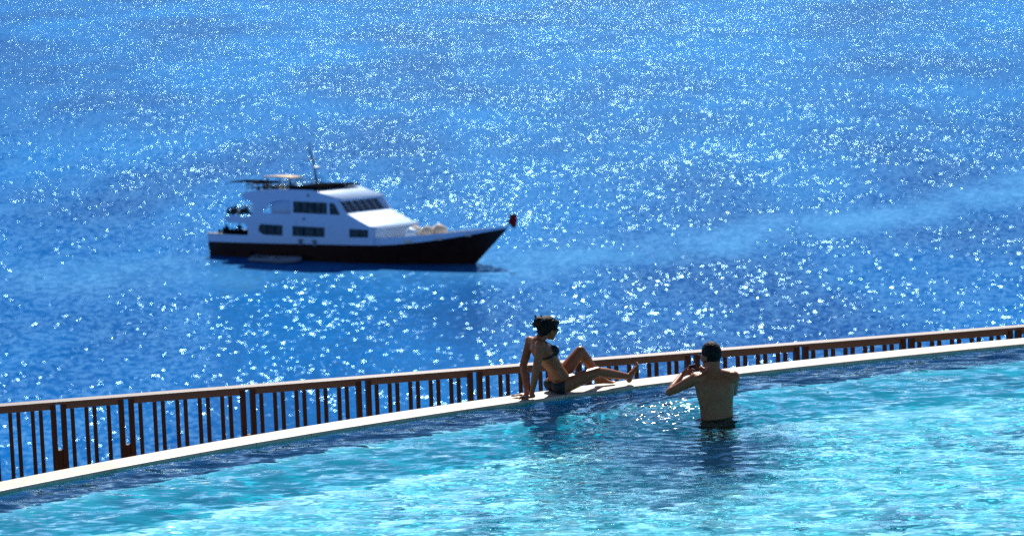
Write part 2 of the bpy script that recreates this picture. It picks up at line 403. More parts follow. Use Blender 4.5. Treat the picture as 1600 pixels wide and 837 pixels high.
def terrace():
    # narrow walkway below the pool wall, carried by the cliff
    bm=bmesh.new(); t=[];u=[]
    for x in np.linspace(-13,13,60):
        n,_=edge_n(x); p=Vector((x,edge(x),0))+n*(CW-.04)
        t.append(bm.verts.new((p.x,p.y,ZB)))
        s=(Vector((p.x,0,0))-A).dot(U); yy=A.y+(p.x-A.x)*U.y/U.x+.35
        u.append(bm.verts.new((p.x,max(yy,p.y+.3),ZB)))
    for i in range(len(t)-1): bm.faces.new((t[i],t[i+1],u[i+1],u[i]))
    top=[f for f in bm.faces]; r=bmesh.ops.extrude_face_region(bm,geom=top)
    for v in [g for g in r['geom'] if isinstance(g,bmesh.types.BMVert)]: v.co.z-=.45
    bmesh.ops.recalc_face_normals(bm,faces=bm.faces[:])
    tag(obj('terrace',bm,M_deck),kind='structure')
    bm=bmesh.new(); rows=[]
    for j in range(28):
        z=ZB-.46-(34.5*(j/27)); row=[]
        for i in range(90):
            x=-30+60*i/89; yy=A.y+(x-A.x)*U.y/U.x-.2
            q=Vector((x*.25,z*.25,3.3)); k=mnoise.fractal(q,1.,2.,4)
            row.append(bm.verts.new((x,yy-.5*(j>0)-abs(k)*1.6*(j>0)+j*.0,z)))
        rows.append(row)
    for a,b in zip(rows,rows[1:]):
        for i in range(89): bm.faces.new((a[i],b[i],b[i+1],a[i+1]))
    tag(obj('cliff',bm,M_rock,smooth=True),kind='structure')
    # ground the pool and its near deck stand in
    bm=box((-30,4,-2.2),(30,25,-1.75)); tag(obj('ground',bm,M_rock),kind='structure')
    bm=bmesh.new(); bm_box(bm,(-16,5.5,-1.7),(16,10.05,.05)); tag(obj('pool_deck',bm,M_deck),kind='structure')
terrace()
# ------------------------------------------------------------------ motor yacht
M_hull=mat('hull_maroon_paint',(.030,.011,.008),.5,.4,1.5,.1,4,spec=.15)
M_white=mat('white_gelcoat_blue_shade',(.47,.64,.87),.35,.06,1.2)  # white paint, with the blue of shade and sea light put into its colour
M_bdeck=mat('boat_deck',(.58,.56,.52),.6,.1,3)
M_glass=mat('tinted_window',(.028,.036,.040),.08,.8,1.3)
M_rail=mat('steel_rail',(.10,.10,.11),.4,.1,5,metallic=.4)
M_black=mat('black_canvas',(.006,.006,.008),.9,.3,6,spec=.0)
M_tan=mat('tan_canvas',(.62,.46,.26),.8,.1,5)
M_cush=mat('beige_fender_canvas',(.60,.53,.44),.7,.15,6)
M_red=mat('red_flag_cloth',(.17,.010,.010),.8,.3,6)
M_rub=mat('grey_rubber',(.16,.20,.26),.6,.2,6)
HB=4.0                                     # half beam
def boat():
    yaw=R(-31); f=Vector((math.cos(yaw),math.sin(yaw),0)); p=Vector((-math.sin(yaw),math.cos(yaw),0))
    st=unp(322,399.5,-35)-Vector((0,0,.45))                  # stern corner at the waterline, camera side
    root=empty('motor_yacht', st+p*HB, yaw)
    root.scale=(1,1,.985); root.rotation_euler=(R(-3.6),R(.2),yaw)
    tag(root,'large white motor yacht with dark maroon hull cruising on the glittering blue sea','yacht')
    # --- hull
    TIP=33.5; FOOT=29.3
    def sheer_b(x): return 1.68+ .55*(x/20)**1.2 if x<20 else 2.23+2.05*((x-20)/(TIP-20))**1.5
    def sheer_w(x): return 2.5+.5*(x/20)**1.5 if x<20 else 3.0+1.5*((x-20)/(TIP-20))**1.3
    def hbt(s): return HB*(.93+.07*min(1,s*4)) if s<.5 else HB*max(0.,1-((s-.5)/.5)**2.3)**.75
    def hbw(s): return HB*.93*(.9+.1*min(1,s*4)) if s<.42 else HB*.93*max(0.,1-((s-.42)/.58)**1.8)
    N=44; bm=bmesh.new(); rows=[]; top=[]
    for i in range(N+1):
        s=i/N; s=s if s<.999 else 1
        xt=TIP*s; xb=FOOT*s; bt=max(.03,hbt(s)); bw=max(.02,hbw(s)); zb=sheer_b(xt)
        def rowpts(sg):
            pts=[(xb*.985,0,-1.3),(xb*.99,sg*bw*.7,-1.0),(xb,sg*bw,0.)]
            for k in(.35,.7,1.0):
                pts.append((xb+(xt-xb)*k, sg*(bw+(bt-bw)*k**1.3), zb*k))
            return pts
        L=[bm.verts.new(q) for q in rowpts(-1)]; Rr=[bm.verts.new(q) for q in rowpts(1)[1:]]
        rows.append(L[::-1]+Rr)
    for a,b in zip(rows,rows[1:]):
        for k in range(len(a)-1): bm.faces.new((a[k],b[k],b[k+1],a[k+1]))
    bm.faces.new(rows[0]); 
    for a,b in zip(rows,rows[1:]): bm.faces.new((a[0],a[-1],b[-1],b[0]))
    bmesh.ops.remove_doubles(bm,verts=bm.verts[:],dist=.01); bmesh.ops.recalc_face_normals(bm,faces=bm.faces[:])
    hull=obj('hull',bm,M_hull,root)
    bm=bmesh.new()      # cap strake where the dark paint ends
    # --- white bulwark above the dark paint
    bm2=bmesh.new()
    for sg in(-1,1):
        prev=None
        for i in range(N+1):
            s=i/N; xt=TIP*s; bt=max(.03,hbt(s)); zb=sheer_b(xt)+.005; zw=max(zb+.12,sheer_w(xt)); fl=.25*max(0,(s-.55)/.45)
            ins=min(.12,bt*.8)
            q=[(xt,sg*bt,zb),(xt+fl*.9,sg*(bt+fl*.2*(bt>.1)),zw),(xt+fl*.9-.0,sg*(bt+fl*.2*(bt>.1)-ins),zw),(xt,sg*(bt-ins),zb)]
            cur=[bm2.verts.new(v) for v in q]
            if prev:
                for k in range(4): bm2.faces.new((prev[k],cur[k],cur[(k+1)%4],prev[(k+1)%4]))
            else: bm2.faces.new(cur)
            prev=cur
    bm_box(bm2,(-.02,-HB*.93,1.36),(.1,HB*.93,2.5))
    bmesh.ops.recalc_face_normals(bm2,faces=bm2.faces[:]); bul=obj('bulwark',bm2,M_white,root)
    for sg in(-1,1): obj('quarter_rail_cap',box((0,sg*(HB-.16)-.17,2.52),(2.2,sg*(HB-.16)+.17,2.6),bevel=.02),M_tan,bul)
    for (x,dx,z) in((24.2,.9,2.75),(27.3,.8,3.15),(30.2,.6,3.6)):
        s=x/TIP
        for sg in(-1,1): obj('freeing_port',box((x-dx/2,sg*hbt(s)-.08,z-.13),(x+dx/2,sg*hbt(s)+.08,z+.13),bevel=.02),M_cush,bul)
    # deck
    bm=bmesh.new(); pr=None
    for i in range(N):
        s=i/N; xt=TIP*s+.0; b=max(.05,hbt(s)-.1); z=sheer_b(xt)+.03+ (.25 if xt>21 else 0)
        cur=[bm.verts.new((xt,-b,z)),bm.verts.new((xt,b,z))]
        if pr: bm.faces.new((pr[0],cur[0],cur[1],pr[1]))
        pr=cur
    obj('main_deck',bm,M_bdeck,root)
    # --- side screens (near and far side)
    outer=[(5.3,1.83),(5.3,3.0)]+arc(4.5,3.0,.8,0,75,5)[1:]+[(3.0,3.78),(2.35,4.05),(2.6,4.5),(5.2,4.52)]+arc(5.25,5.35,.82,-80,80,9)+[(4.75,6.35),(4.45,6.75),(5.0,7.0),(6.2,7.2),(9.0,7.45),(13.2,7.5),(16.3,6.75),(16.35,6.55),(17.3,5.3),(19.9,4.15),(20.5,3.95),(20.5,2.30)]
    rec=[(7.0,4.95),(7.35,5.45),(7.85,5.9),(8.5,6.2),(9.3,6.36),(10.55,6.38),(10.55,4.98)]
    win_u=[(10.85,5.12),(10.85,6.32),(15.0,6.32),(15.0,5.12)]
    win_s=[(15.25,5.12),(15.25,6.32),(15.85,6.32),(16.6,5.12)]
    rnd=[(6.75,3.75),(6.55,3.4),(6.6,3.05),(6.95,2.8),(7.4,2.72),(9.6,2.72),(9.6,3.8),(6.9,3.82)]
    win_m=[(10.75,2.75),(10.75,3.8),(14.7,3.8),(14.7,2.75)]
    win_f=[(17.6,2.8),(17.6,3.8),(19.9,3.8),(19.9,2.8)]
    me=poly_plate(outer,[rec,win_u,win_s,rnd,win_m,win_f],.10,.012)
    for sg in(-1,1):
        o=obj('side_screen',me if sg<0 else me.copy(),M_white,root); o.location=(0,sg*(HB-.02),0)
        # windows, each with its mullions
        for pts,nm in((win_u,4),(win_s,0),(win_m,2),(win_f,1),(rnd,2)):
            xs=[q[0] for q in pts]; zs=[q[1] for q in pts]
            g=poly_plate([(x+(.02 if x<sum(xs)/len(xs) else -.02)*-1,z) for x,z in pts],[],.02)
            wn=obj('window',g,M_glass,root); wn.location=(0,sg*(HB-.14),0)
            if nm:
                for k in range(1,nm+1):
                    x=min(xs)+(max(xs)-min(xs))*k/(nm+1)
                    obj('mullion',box((x-.05,-.03,min(zs)+.02),(x+.05,.03,max(zs)-.02)),M_black,wn)
    # --- decks, cabins and sloping roofs across the beam
    def prism(name,prof,hw,m,parent=root,bev=0):
        me=poly_plate(prof,[],hw*2,bev); return obj(name,me,m,parent)
    W=HB-.09
    prism('upper_deck',[(2.5,4.02),(2.6,4.2),(17,4.2),(17,4.02)],W,M_bdeck)
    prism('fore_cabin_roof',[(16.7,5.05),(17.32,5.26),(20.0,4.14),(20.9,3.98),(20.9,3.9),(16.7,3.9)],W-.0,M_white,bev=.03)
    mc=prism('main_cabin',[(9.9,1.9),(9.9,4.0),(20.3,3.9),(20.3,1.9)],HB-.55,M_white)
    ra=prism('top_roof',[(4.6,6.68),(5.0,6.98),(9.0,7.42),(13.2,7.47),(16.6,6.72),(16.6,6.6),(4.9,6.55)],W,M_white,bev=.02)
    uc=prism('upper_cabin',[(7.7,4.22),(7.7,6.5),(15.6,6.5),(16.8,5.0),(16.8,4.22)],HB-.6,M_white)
    # wheelhouse front windows on the raked front, five panes
    a=Vector((15.84,0,6.44)); b=Vector((16.98,0,5.2)); d=(b-a); L=d.length; d.normalize(); nrm=Vector((d.z,0,-d.x))*-1
    if nrm.x<0: nrm=-nrm
    Mx=Matrix((d,Vector((0,1,0)),nrm)).transposed().to_4x4(); Mx.translation=a
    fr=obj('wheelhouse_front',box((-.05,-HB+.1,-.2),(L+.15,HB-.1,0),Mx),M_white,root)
    for k in range(6):
        y0=-HB+.45+k*(2*HB-.9)/6
        wn=obj('window',box((.12,y0+.09,.003),(L-.18,y0+(2*HB-.9)/6-.09,.03),Mx,.008),M_glass,root)
    # roof overhang shade, black solar awning on top
    prism('roof_awning',[(9.4,7.52),(9.4,7.7),(13.2,7.85),(13.6,7.8),(13.6,7.66),(13.2,7.62)],HB-.15,M_black)
    bm=bmesh.new()
    for x,z in((9.7,7.53),(11.4,7.57),(13.3,7.62)):
        for sg in(-1,1): bm_tube(bm,[(x,sg*(HB-1.1),6.9),(x,sg*(HB-1.1),z)],.05,6)
    obj('awning_post',bm,M_rail,root)
    # tan bimini over the top deck helm, dark shade sail over the after end
    bm=bmesh.new()
    for sg in(-1,1):
        bm_tube(bm,[(6.4,sg*.9,7.1),(5.4,sg*.95,8.42)],.05,6); bm_tube(bm,[(7.2,sg*.9,7.2),(8.2,sg*.95,8.42)],.06,6)
    bi=prism('bimini',[(4.9,8.35),(4.9,8.45),(6.4,8.55),(8.0,8.5),(8.9,8.38),(8.0,8.4),(6.4,8.45)],1.05,M_tan)
    obj('bimini_frame',bm,M_rail,bi)
    sh=prism('shade_awning',[(1.2,7.72),(1.2,7.84),(3.0,7.9),(5.4,7.84),(5.4,7.72),(3.0,7.78)],1.5,M_black)
    bm=bmesh.new()
    for sg in(-1,1):
        bm_tube(bm,[(5.2,sg*1.4,6.9),(3.2,sg*1.4,7.8)],.045,6); bm_tube(bm,[(5.3,sg*1.4,7.0),(5.3,sg*1.4,7.75)],.045,6)
    obj('awning_frame',bm,M_rail,sh)
    # rails
    def rails(name,pts,h,n,parent=root):
        bm=bmesh.new(); P=[Vector(q) for q in pts]
        for hh in(h,h*.5): bm_tube(bm,[q+Vector((0,0,hh)) for q in P],.055,6)
        for a,b in zip(P,P[1:]):
            m=max(1,int((b-a).length/1.1))
            for k in range(m+1): q=a+(b-a)*k/m; bm_tube(bm,[q,q+Vector((0,0,h))],.035,6)
        obj(name,bm,M_rail,parent)
    rails('guard_rail',[(5.2,-W,4.5),(2.6,-W,4.5),(2.6,W,4.5),(5.2,W,4.5)],.75,3)
    rails('guard_rail',[(9.0,-W,7.35),(5.0,-W,7.0),(5.0,W,7.0),(9.0,W,7.35)],.75,3)
    bm=bmesh.new()
    for sg in(-1,1):
        pts=[]
        for i in range(14):
            s=.62+.36*i/13; x=TIP*s; pts.append(Vector((x+.15,sg*max(.08,hbt(s)-.12),sheer_w(x))))
    # mast with radar and spreader, raked aft
    m=obj('mast',tube([(11.0,0,7.8),(10.6,0,10.0),(10.0,0,11.3)],[.13,.09,.05],8),M_rail,root)
    obj('spreader',box((10.2,-.9,10.25),(10.4,.9,10.33)),M_rail,m)
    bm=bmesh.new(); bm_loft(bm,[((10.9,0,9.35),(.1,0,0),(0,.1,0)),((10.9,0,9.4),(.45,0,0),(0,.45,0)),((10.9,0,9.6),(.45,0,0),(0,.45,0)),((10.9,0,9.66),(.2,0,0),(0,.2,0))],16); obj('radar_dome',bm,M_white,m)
    obj('antenna',tube([(10.2,.5,10.3),(9.6,.5,12.0)],.03,6),M_rail,m)
    # covered fenders / life-raft bundles on the foredeck, anchor gear, bow flag
    for k,(x,y,r) in enumerate(((23.2,-1.3,.62),(24.3,-.2,.72),(22.6,.5,.65),(25.0,.9,.78))):
        bm=bmesh.new(); bm_ball(bm,(x,y,2.9+r*.75),(r*1.05,r,r*.95),seg=18)
        for v in bm.verts: v.co+=Vector((mnoise.noise(v.co*1.7+Vector((k,0,0))),mnoise.noise(v.co*1.9),mnoise.noise(v.co*1.5+Vector((0,3,k)))))*.16
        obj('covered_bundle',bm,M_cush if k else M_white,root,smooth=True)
    bs=obj('bow_staff',tube([(TIP-.1,0,4.3),(TIP+.45,0,6.0)],.05,6),M_rail,root)
    bm=bmesh.new(); g=[]
    for i in range(9):
        r=[]
        for j in range(7):
            u=i/8; v=j/6
            r.append(bm.verts.new((TIP+.05+.3*v+u*.95, .3*math.sin(u*7+v*2)*u-.5*u, 4.75+v*1.05-.3*u*u*(1-v)-.15*u+(-.25*(u-.5)**2*2 if j==6 else 0))))
        g.append(r)
    for a,b in zip(g,g[1:]):
        for j in range(6): bm.faces.new((a[j],b[j],b[j+1],a[j+1]))
    bmesh.ops.solidify(bm,geom=bm.faces[:],thickness=.05); obj('bow_flag',bm,M_red,root,smooth=True)
    # deck gear: air-tank rack on the after deck, box seats, doors, steps
    bm=bmesh.new()
    for k in range(7):
        for sg in(-1,1):
            bm_tube(bm,[(2.2+k*.45,sg*2.9,1.6),(2.2+k*.45,sg*2.9,2.35),(2.2+k*.45,sg*2.9,2.55)],[.13,.13,.05],8)
    obj('tank_rack',bm,M_black,root)
    obj('gear_locker',box((2.4,-3.5,1.5),(4.9,-2.9,3.0),bevel=.06),M_black,root); obj('deck_bench',box((2.0,-1.2,1.5),(4.6,1.2,2.1),bevel=.06),M_cush,root)
    obj('stern_door',box((9.86,-.7,1.95),(9.9-.005,.5,3.75)),M_glass,root)
    for x in(6.9,8.2,11.8,13.5): 
        bm=bmesh.new()
        bm_box(bm,(x-.4,-HB-.035,2.02),(x+.4,-HB+.05,2.42),bevel=.02) if x<9 else bm_tube(bm,[(x,-HB-.1,1.9),(x,-HB-.1,2.5)],[.22,.22],10)
        o=obj('hull_vent' if x<9 else 'fender',bm,M_rub,root)
    bm=bmesh.new()
    for sg in(-1,1): bm_ball(bm,(12.7,sg*(HB+.04),6.95),(.16,.08,.16)); bm_ball(bm,(12.2,sg*(HB+.04),4.55),(.16,.08,.16))
    obj('deck_lamp',bm,M_rub,root)
    for k in range(5):
        o=obj('deck_chair',box((5.6+k*.75,-1.9+k%2*.9,7.1),(6.05+k*.75,-1.3+k%2*.9,7.62),bevel=.05),M_black if k%2 else M_cush,root)
    for k,(x,y,z) in enumerate([(2.7+.42*q,-3.75,4.55) for q in range(6)]+[(6.2+.55*q,-3.4+.25*(q%2),7.08) for q in range(6)]+[(1.4+.5*q,-3.5,2.5) for q in range(7)]):
        bm=bmesh.new(); bm_ball(bm,(x,y,z+.28+.1*(k%3)),(.18,.16,.27+.08*((k*7)%3)),seg=12)
        for v in bm.verts: v.co+=Vector((mnoise.noise(v.co*3),mnoise.noise(v.co*3.3),mnoise.noise(v.co*2.7)))*.12
        obj('gear_bag',bm,(M_black,M_rub,M_black,M_tan)[k%4] if k%8==3 else M_black,root,smooth=True)
    # --- dinghy alongside
    dl=root.location+f*7.0-p*(HB+1.4)
    dr=empty('dinghy',Vector((dl.x,dl.y,-35)),yaw+R(2)); tag(dr,'small grey inflatable dinghy floating against the dark hull of the motor yacht','dinghy')
    pts=[(0,-.75,.25),(3.8,-.75,.25),(5.0,-.45,.34),(5.5,0,.42),(5.0,.45,.34),(3.8,.75,.25),(0,.75,.25)]
    obj('tube_collar',tube(pts,[.2,.26,.26,.26,.26,.26,.2],10),M_rub,dr,smooth=True)
    obj('floor',box((.1,-.6,.08),(4.8,.6,.16)),M_black,dr); obj('transom',box((.1,-.6,.1),(.2,.6,.6)),M_rub,dr)
    obj('outboard_motor',box((-.3,-.18,.3),(.05,.18,.95),bevel=.06),M_black,dr)
    obj('thwart',box((2.0,-.6,.36),(2.35,.6,.42)),M_cush,dr)
    return root
YACHT=boat()

# ------------------------------------------------------------------ people
M_skinw=mat('tanned_skin',(.29,.095,.032),.42,.14,9,.06,250,sss=.05,ior=1.4,rvar=.08)
M_skinm=mat('bronze_skin',(.29,.088,.030),.45,.14,9,.06,250,sss=.05,ior=1.4,rvar=.08)  # the man's own warm tan, one even tone
M_hair=mat('black_hair',(.006,.005,.004),.6,.4,30,.7,120,(1,1,.3),spec=.2)
M_cloth=mat('black_swimwear',(.010,.010,.012),.7,.3,60,.2,300)
M_trunk=mat('dark_swim_shorts',(.014,.014,.02),.75,.35,12,.25,60)
M_dark=mat('dark_plastic',(.008,.008,.01),.2,.2,20)
M_eye=mat('eye_white',(.7,.68,.65),.15,.05,5)
M_lens=mat('lens_glass',(.02,.022,.03),.05,.2,5)
def basis(fwdv, upv):
    f=Vector(fwdv).normalized(); u=Vector(upv); u=(u-f*u.dot(f)).normalized(); l=u.cross(f); return f,u,l   # forward, up, left
def head_pieces(bm,c,f,u,l,s=1.):
    c=Vector(c); M3=Matrix((f,l,u)).transposed()
    def b(x,y,z,r,seg=16): bm_ball(bm,c+f*x*s+l*y*s+u*z*s,tuple(q*s for q in r),M3,seg)
    b(-.012,0,.02,(.096,.074,.098),20)            # cranium
    b(.035,0,-.045,(.056,.056,.072))               # face and jaw
    b(.066,0,-.098,(.026,.03,.02)); b(.089,0,-.06,(.012,.022,.008)); b(.09,0,-.073,(.012,.02,.008))   # chin, lips
    bm_bone(bm,c+f*.085*s+u*.005*s,c+f*.108*s-u*.035*s,.009*s,.013*s,10)                                  # nose
    b(.078,0,.018,(.018,.05,.012))                  # brow
    for sg in(-1,1):
        b(.055,sg*.038,-.038,(.03,.022,.024)); b(-.005,sg*.074,-.02,(.022,.009,.034),10)                  # cheeks, ears
def add_eyes(c,f,u,l,s,parent):
    for sg in(-1,1):
        bm=bmesh.new(); bm_ball(bm,Vector(c)+f*.078*s+l*sg*.032*s-u*.004*s,.0125*s,seg=12); obj('eye',bm,M_eye,parent,smooth=True)
def hand(bm,w,d,pn,thumb,curl=.3,s=1.,spread=.12,tdir=None):
    """w wrist, d hand direction, pn palm normal (out of the palm), thumb = side of the thumb; palm, four unequal fingers bent at
    two knuckles towards the palm, thumb leaving the side of the palm near its base"""
    w=Vector(w); d=Vector(d).normalized(); pn=Vector(pn); pn=(pn-d*pn.dot(d)).normalized(); t=Vector(thumb); t=(t-d*t.dot(d)-pn*t.dot(pn)).normalized()
    M3=Matrix((d,t,pn)).transposed()
    bm_ball(bm,w+d*.048*s,(.052*s,.041*s,.0165*s),M3,16)
    bm_bone(bm,w-d*.015*s,w+d*.03*s,.024*s,.022*s)
    for k,(off,L) in enumerate(((.028,.072),(.009,.080),(-.010,.074),(-.028,.058))):
        a=w+d*(.088-.006*abs(k-1))*s+t*off*s; dd=(d+t*spread*(1.2-k*.8)).normalized(); c=curl*(1+.12*k)
        p0=a-dd*.02*s; segs=(L*.46,L*.31,L*.23)
        for q,sg in enumerate(segs):
            dd=(dd*math.cos(c*(.6 if q==0 else 1))+pn*math.sin(c*(.6 if q==0 else 1))).normalized()
            p1=p0+dd*(sg+(.02 if q==0 else 0))*s; bm_bone(bm,p0,p1,(.0092-.0009*q)*s,(.0085-.0009*q)*s,8); p0=p1
    a=w+d*.022*s+t*.026*s; td=Vector(tdir).normalized() if tdir is not None else (d*.62+t*.72+pn*.25).normalized()
    m=a+td*.042*s; e=m+(td*.7+d*.5+pn*curl*.3).normalized()*.034*s
    bm_bone(bm,a,m,.013*s,.0105*s,8); bm_bone(bm,m,e,.0105*s,.0085*s,8)
def foot(bm,ank,d,up,s=1.):
    """ank ankle joint, d toe direction, up = instep normal"""
    d=Vector(d).normalized(); u=Vector(up); u=(u-d*u.dot(d)).normalized(); l=u.cross(d); a=Vector(ank)
    M3=Matrix((d,l,u)).transposed()
    bm_ball(bm,a-d*.028*s-u*.035*s,(.036*s,.031*s,.034*s),M3,14)
    bm_bone(bm,a,a-u*.03*s,.036*s,.034*s)
    bm_loft(bm,[(a-d*.03*s-u*.04*s,l*.03*s,u*.028*s),(a+d*.04*s-u*.03*s,l*.034*s,u*.036*s),(a+d*.10*s-u*.047*s,l*.043*s,u*.022*s),(a+d*.145*s-u*.056*s,l*.043*s,u*.014*s)],14)
    for k,(o,L,r) in enumerate(((.028,.052,.0125),(.008,.05,.009),(-.008,.044,.0085),(-.022,.037,.008),(-.035,.028,.0075))):
        p=a+d*.13*s-u*.056*s+l*o*s; bm_bone(bm,p,p+d*L*s,r*s,r*.9*s,8)
# ---- the woman sitting on the coping
def woman():
    O=unp(873,612.3,.052)
    n,t=edge_n(O.x); n=Vector(n); t=Vector(t); z=Vector((0,0,1))
    root=empty('person',O); tag(root,'woman in dark bikini sitting on the pool edge, leaning back with one knee raised','person')
    V=lambda a,b,c: t*a+n*b+z*c
    bm=bmesh.new()
    # torso rings along a leaning spine
    yv=lambda a,b: n*b+t*a
    def ring(a,c,w,dp,lean,tw=0,nn=0.):
        sp=Vector((math.sin(lean),0,math.cos(lean)))      # spine dir in (a,z): tilted back
        wv=(n*math.cos(tw)+t*math.sin(tw))*w; dv=(t*math.cos(lean)+z*math.sin(lean))*dp
        return (V(a,nn,c),wv,dv)
    le=R(28)
    bm_loft(bm,[ring(.05,.045,.10,.07,R(10)),ring(.035,.10,.158,.105,R(22)),ring(.0,.185,.150,.098,R(26)),ring(-.045,.275,.118,.082,R(27)),
                ring(-.115,.375,.132,.100,R(26)),ring(-.18,.465,.148,.112,R(24),.05),ring(-.235,.54,.146,.095,R(22),.08),ring(-.245,.585,.085,.058,R(18)),ring(-.255,.615,.05,.05,R(10))],24)
    for sg in(-1,1): bm_ball(bm,V(-.015,sg*.085,.085),(.105,.10,.085))           # seat
    for sg in(-1,1): bm_ball(bm,V(-.085,sg*.072,.475),(.058,.060,.058))            # bust
    # neck and head
    HC=V(-.100,.0,.712); hf,hu,hl=basis(t*.93-z*.22+n*.12,z+t*.08)
    bm_bone(bm,V(-.25,0,.585),V(-.14,0,.66),.058,.052)
    head_pieces(bm,HC,hf,hu,hl,1.02)
    # arms: shoulder, elbow, wrist; hands flat on the stone behind her
    RS,LS=V(-.300,-.165,.565),V(-.240,.175,.565)
    RE,LE=V(-.385,-.215,.315),V(-.372,.10,.325)
    RW,LW=V(-.415,-.165,.075),V(-.415,-.035,.085)
    for S_,E_,W_ in((RS,RE,RW),(LS,LE,LW)):
        bm_ball(bm,S_,(.056,.056,.056)); bm_bone(bm,S_,E_,.052,.042); bm_bone(bm,E_,E_*.7+W_*.3,.042,.041); bm_bone(bm,E_*.7+W_*.3,W_,.041,.028)
        bm_bone(bm,S_+z*.005,V(-.22,0,.555),.05,.06)
    hand(bm,RW-z*.042,(n*-.15-t*1.0-z*.03),-z,n*1.0 if False else -n*0+n,curl=.06,spread=.2)
    hand(bm,LW-z*.052,(n*.45-t*.9-z*.03),-z,-n,curl=.06,spread=.2)
    bm_bone(bm,RW,RW-z*.045,.025,.022); bm_bone(bm,LW,LW-z*.055,.025,.022)
    # legs
    RH,LH=V(.045,-.09,.10),V(.045,.09,.105)
    RK,RA=V(.425,-.115,.190),V(.815,-.095,.092)
    LK,LA=V(.325,.075,.405),V(.545,.055,.085)
    bm_bone(bm,RH,RK,.097,.061); bm_bone(bm,LH,LK,.097,.060)
    bm_ball(bm,RK,.056); bm_ball(bm,LK,.056)
    bm_bone(bm,RH*.5+RK*.5,RK,.077,.056)
    for K_,A_,side in((RK,RA,1),(LK,LA,-1)):
        d=(A_-K_); m=K_+d*.3; bm_bone(bm,K_,m,.056,.059); bm_bone(bm,m,A_,.059,.035)
        cal=V(0,0,-.02) if side>0 else -t*.02
        bm_ball(bm,K_+d*.3+cal,(.045,.045,.045))
    foot(bm,RA,t*.42+z*.9+n*-.1,-t*1.0+z*.4,.98)
    foot(bm,LA,t*.96-n*.30-z*.02,z,.98)
    me=remesh(bm,.0052,5,.5,'person'); body=obj('body',me,M_skinw,root,smooth=True)
    # clothing
    sp=lambda c:(c.dot(t),c.dot(n),c.z)
    def bra(c):
        a,b,h=sp(c); k=h-.45+ (a+.13)*.0
        # band square to the leaning spine
        hh=(h-.445)*math.cos(le)-(a+.14)*math.sin(le)*-1*.0
        front=a>-.155+(h-.46)*-.45
        band=abs(h-.432-(a+.15)*.32)<.016
        cup=front and any((a-(-.06))**2/.0085+(b-sg*.072)**2/.0042+(h-.475)**2/.0042<1 for sg in(-1,1))
        return abs(b)<.16 and a>-.30 and (band or cup) and h>.38
    def pants(c):
        a,b,h=sp(c)
        if h>.150+(a)*.25 or a>.16: return False
        leg=(a-.03)*.9+(h-.1)*-.35
        return h>-.02 and (a<.085-(.06*abs(b)/.1) +(.06 if abs(b)<.04 else 0)) and a>-.2 and h<.19
    obj('bikini_top',shell_from(me,bra,.004),M_cloth,body,smooth=True)
    obj('bikini_bottom',shell_from(me,pants,.0045),M_cloth,body,smooth=True)
    # strap round the neck
    obj('bikini_strap',tube([V(-.09,.07,.53),V(-.17,.06,.585),V(-.235,.045,.615),V(-.262,0,.63),V(-.235,-.045,.615),V(-.17,-.06,.585),V(-.09,-.07,.53)],.005,6),M_cloth,body)
    # hair: full, pinned up into a loose knot at the back
    hb=bmesh.new(); M3=Matrix((hf,hl,hu)).transposed()
    hp=lambda x,y,zz: HC+hf*x+hl*y+hu*zz
    bm_ball(hb,hp(-.024,0,.040),(.118,.102,.100),M3,24); bm_ball(hb,hp(.045,0,.070),(.066,.072,.046),M3); bm_ball(hb,hp(-.07,0,-.01),(.07,.08,.085),M3)
    bm_ball(hb,hp(-.140,.0,.06),(.062,.062,.058),M3); bm_ball(hb,hp(-.15,.025,.03),(.045,.045,.04),M3); bm_ball(hb,hp(-.10,-.02,-.05),(.028,.045,.05),M3)
    for k in range(26):
        a=random.uniform(0,6.28); q=hp(-.125+random.uniform(-.05,.05),math.cos(a)*.062,.045+math.sin(a)*.066)
        d=(q-hp(-.05,0,.03)).normalized(); bm_bone(hb,q-d*.02,q+d*random.uniform(.016,.042)+Vector((0,0,random.uniform(-.03,.015))),.011,.006,6)
    hm=remesh(hb,.006,3,.5,'hair')
    for v in hm.vertices: v.co+=Vector(mnoise.noise_vector(v.co*45))*.006
    obj('hair',hm,M_hair,body,smooth=True)
    g=bmesh.new()
    for sg in(-1,1): bm_ball(g,hp(.088,sg*.034,-.003),(.009,.029,.023),M3,14)
    for sg in(-1,1): bm_tube(g,[hp(.088,sg*.058,.004),hp(.06,sg*.079,.004),hp(-.005,sg*.084,-.004)],.0045,6)
    bm_tube(g,[hp(.096,-.012,.004),hp(.096,.012,.004)],.004,6)
    obj('sunglasses',g,M_dark,body,smooth=True)
    add_eyes(HC,hf,hu,hl,1.02,body)
    return root
woman()
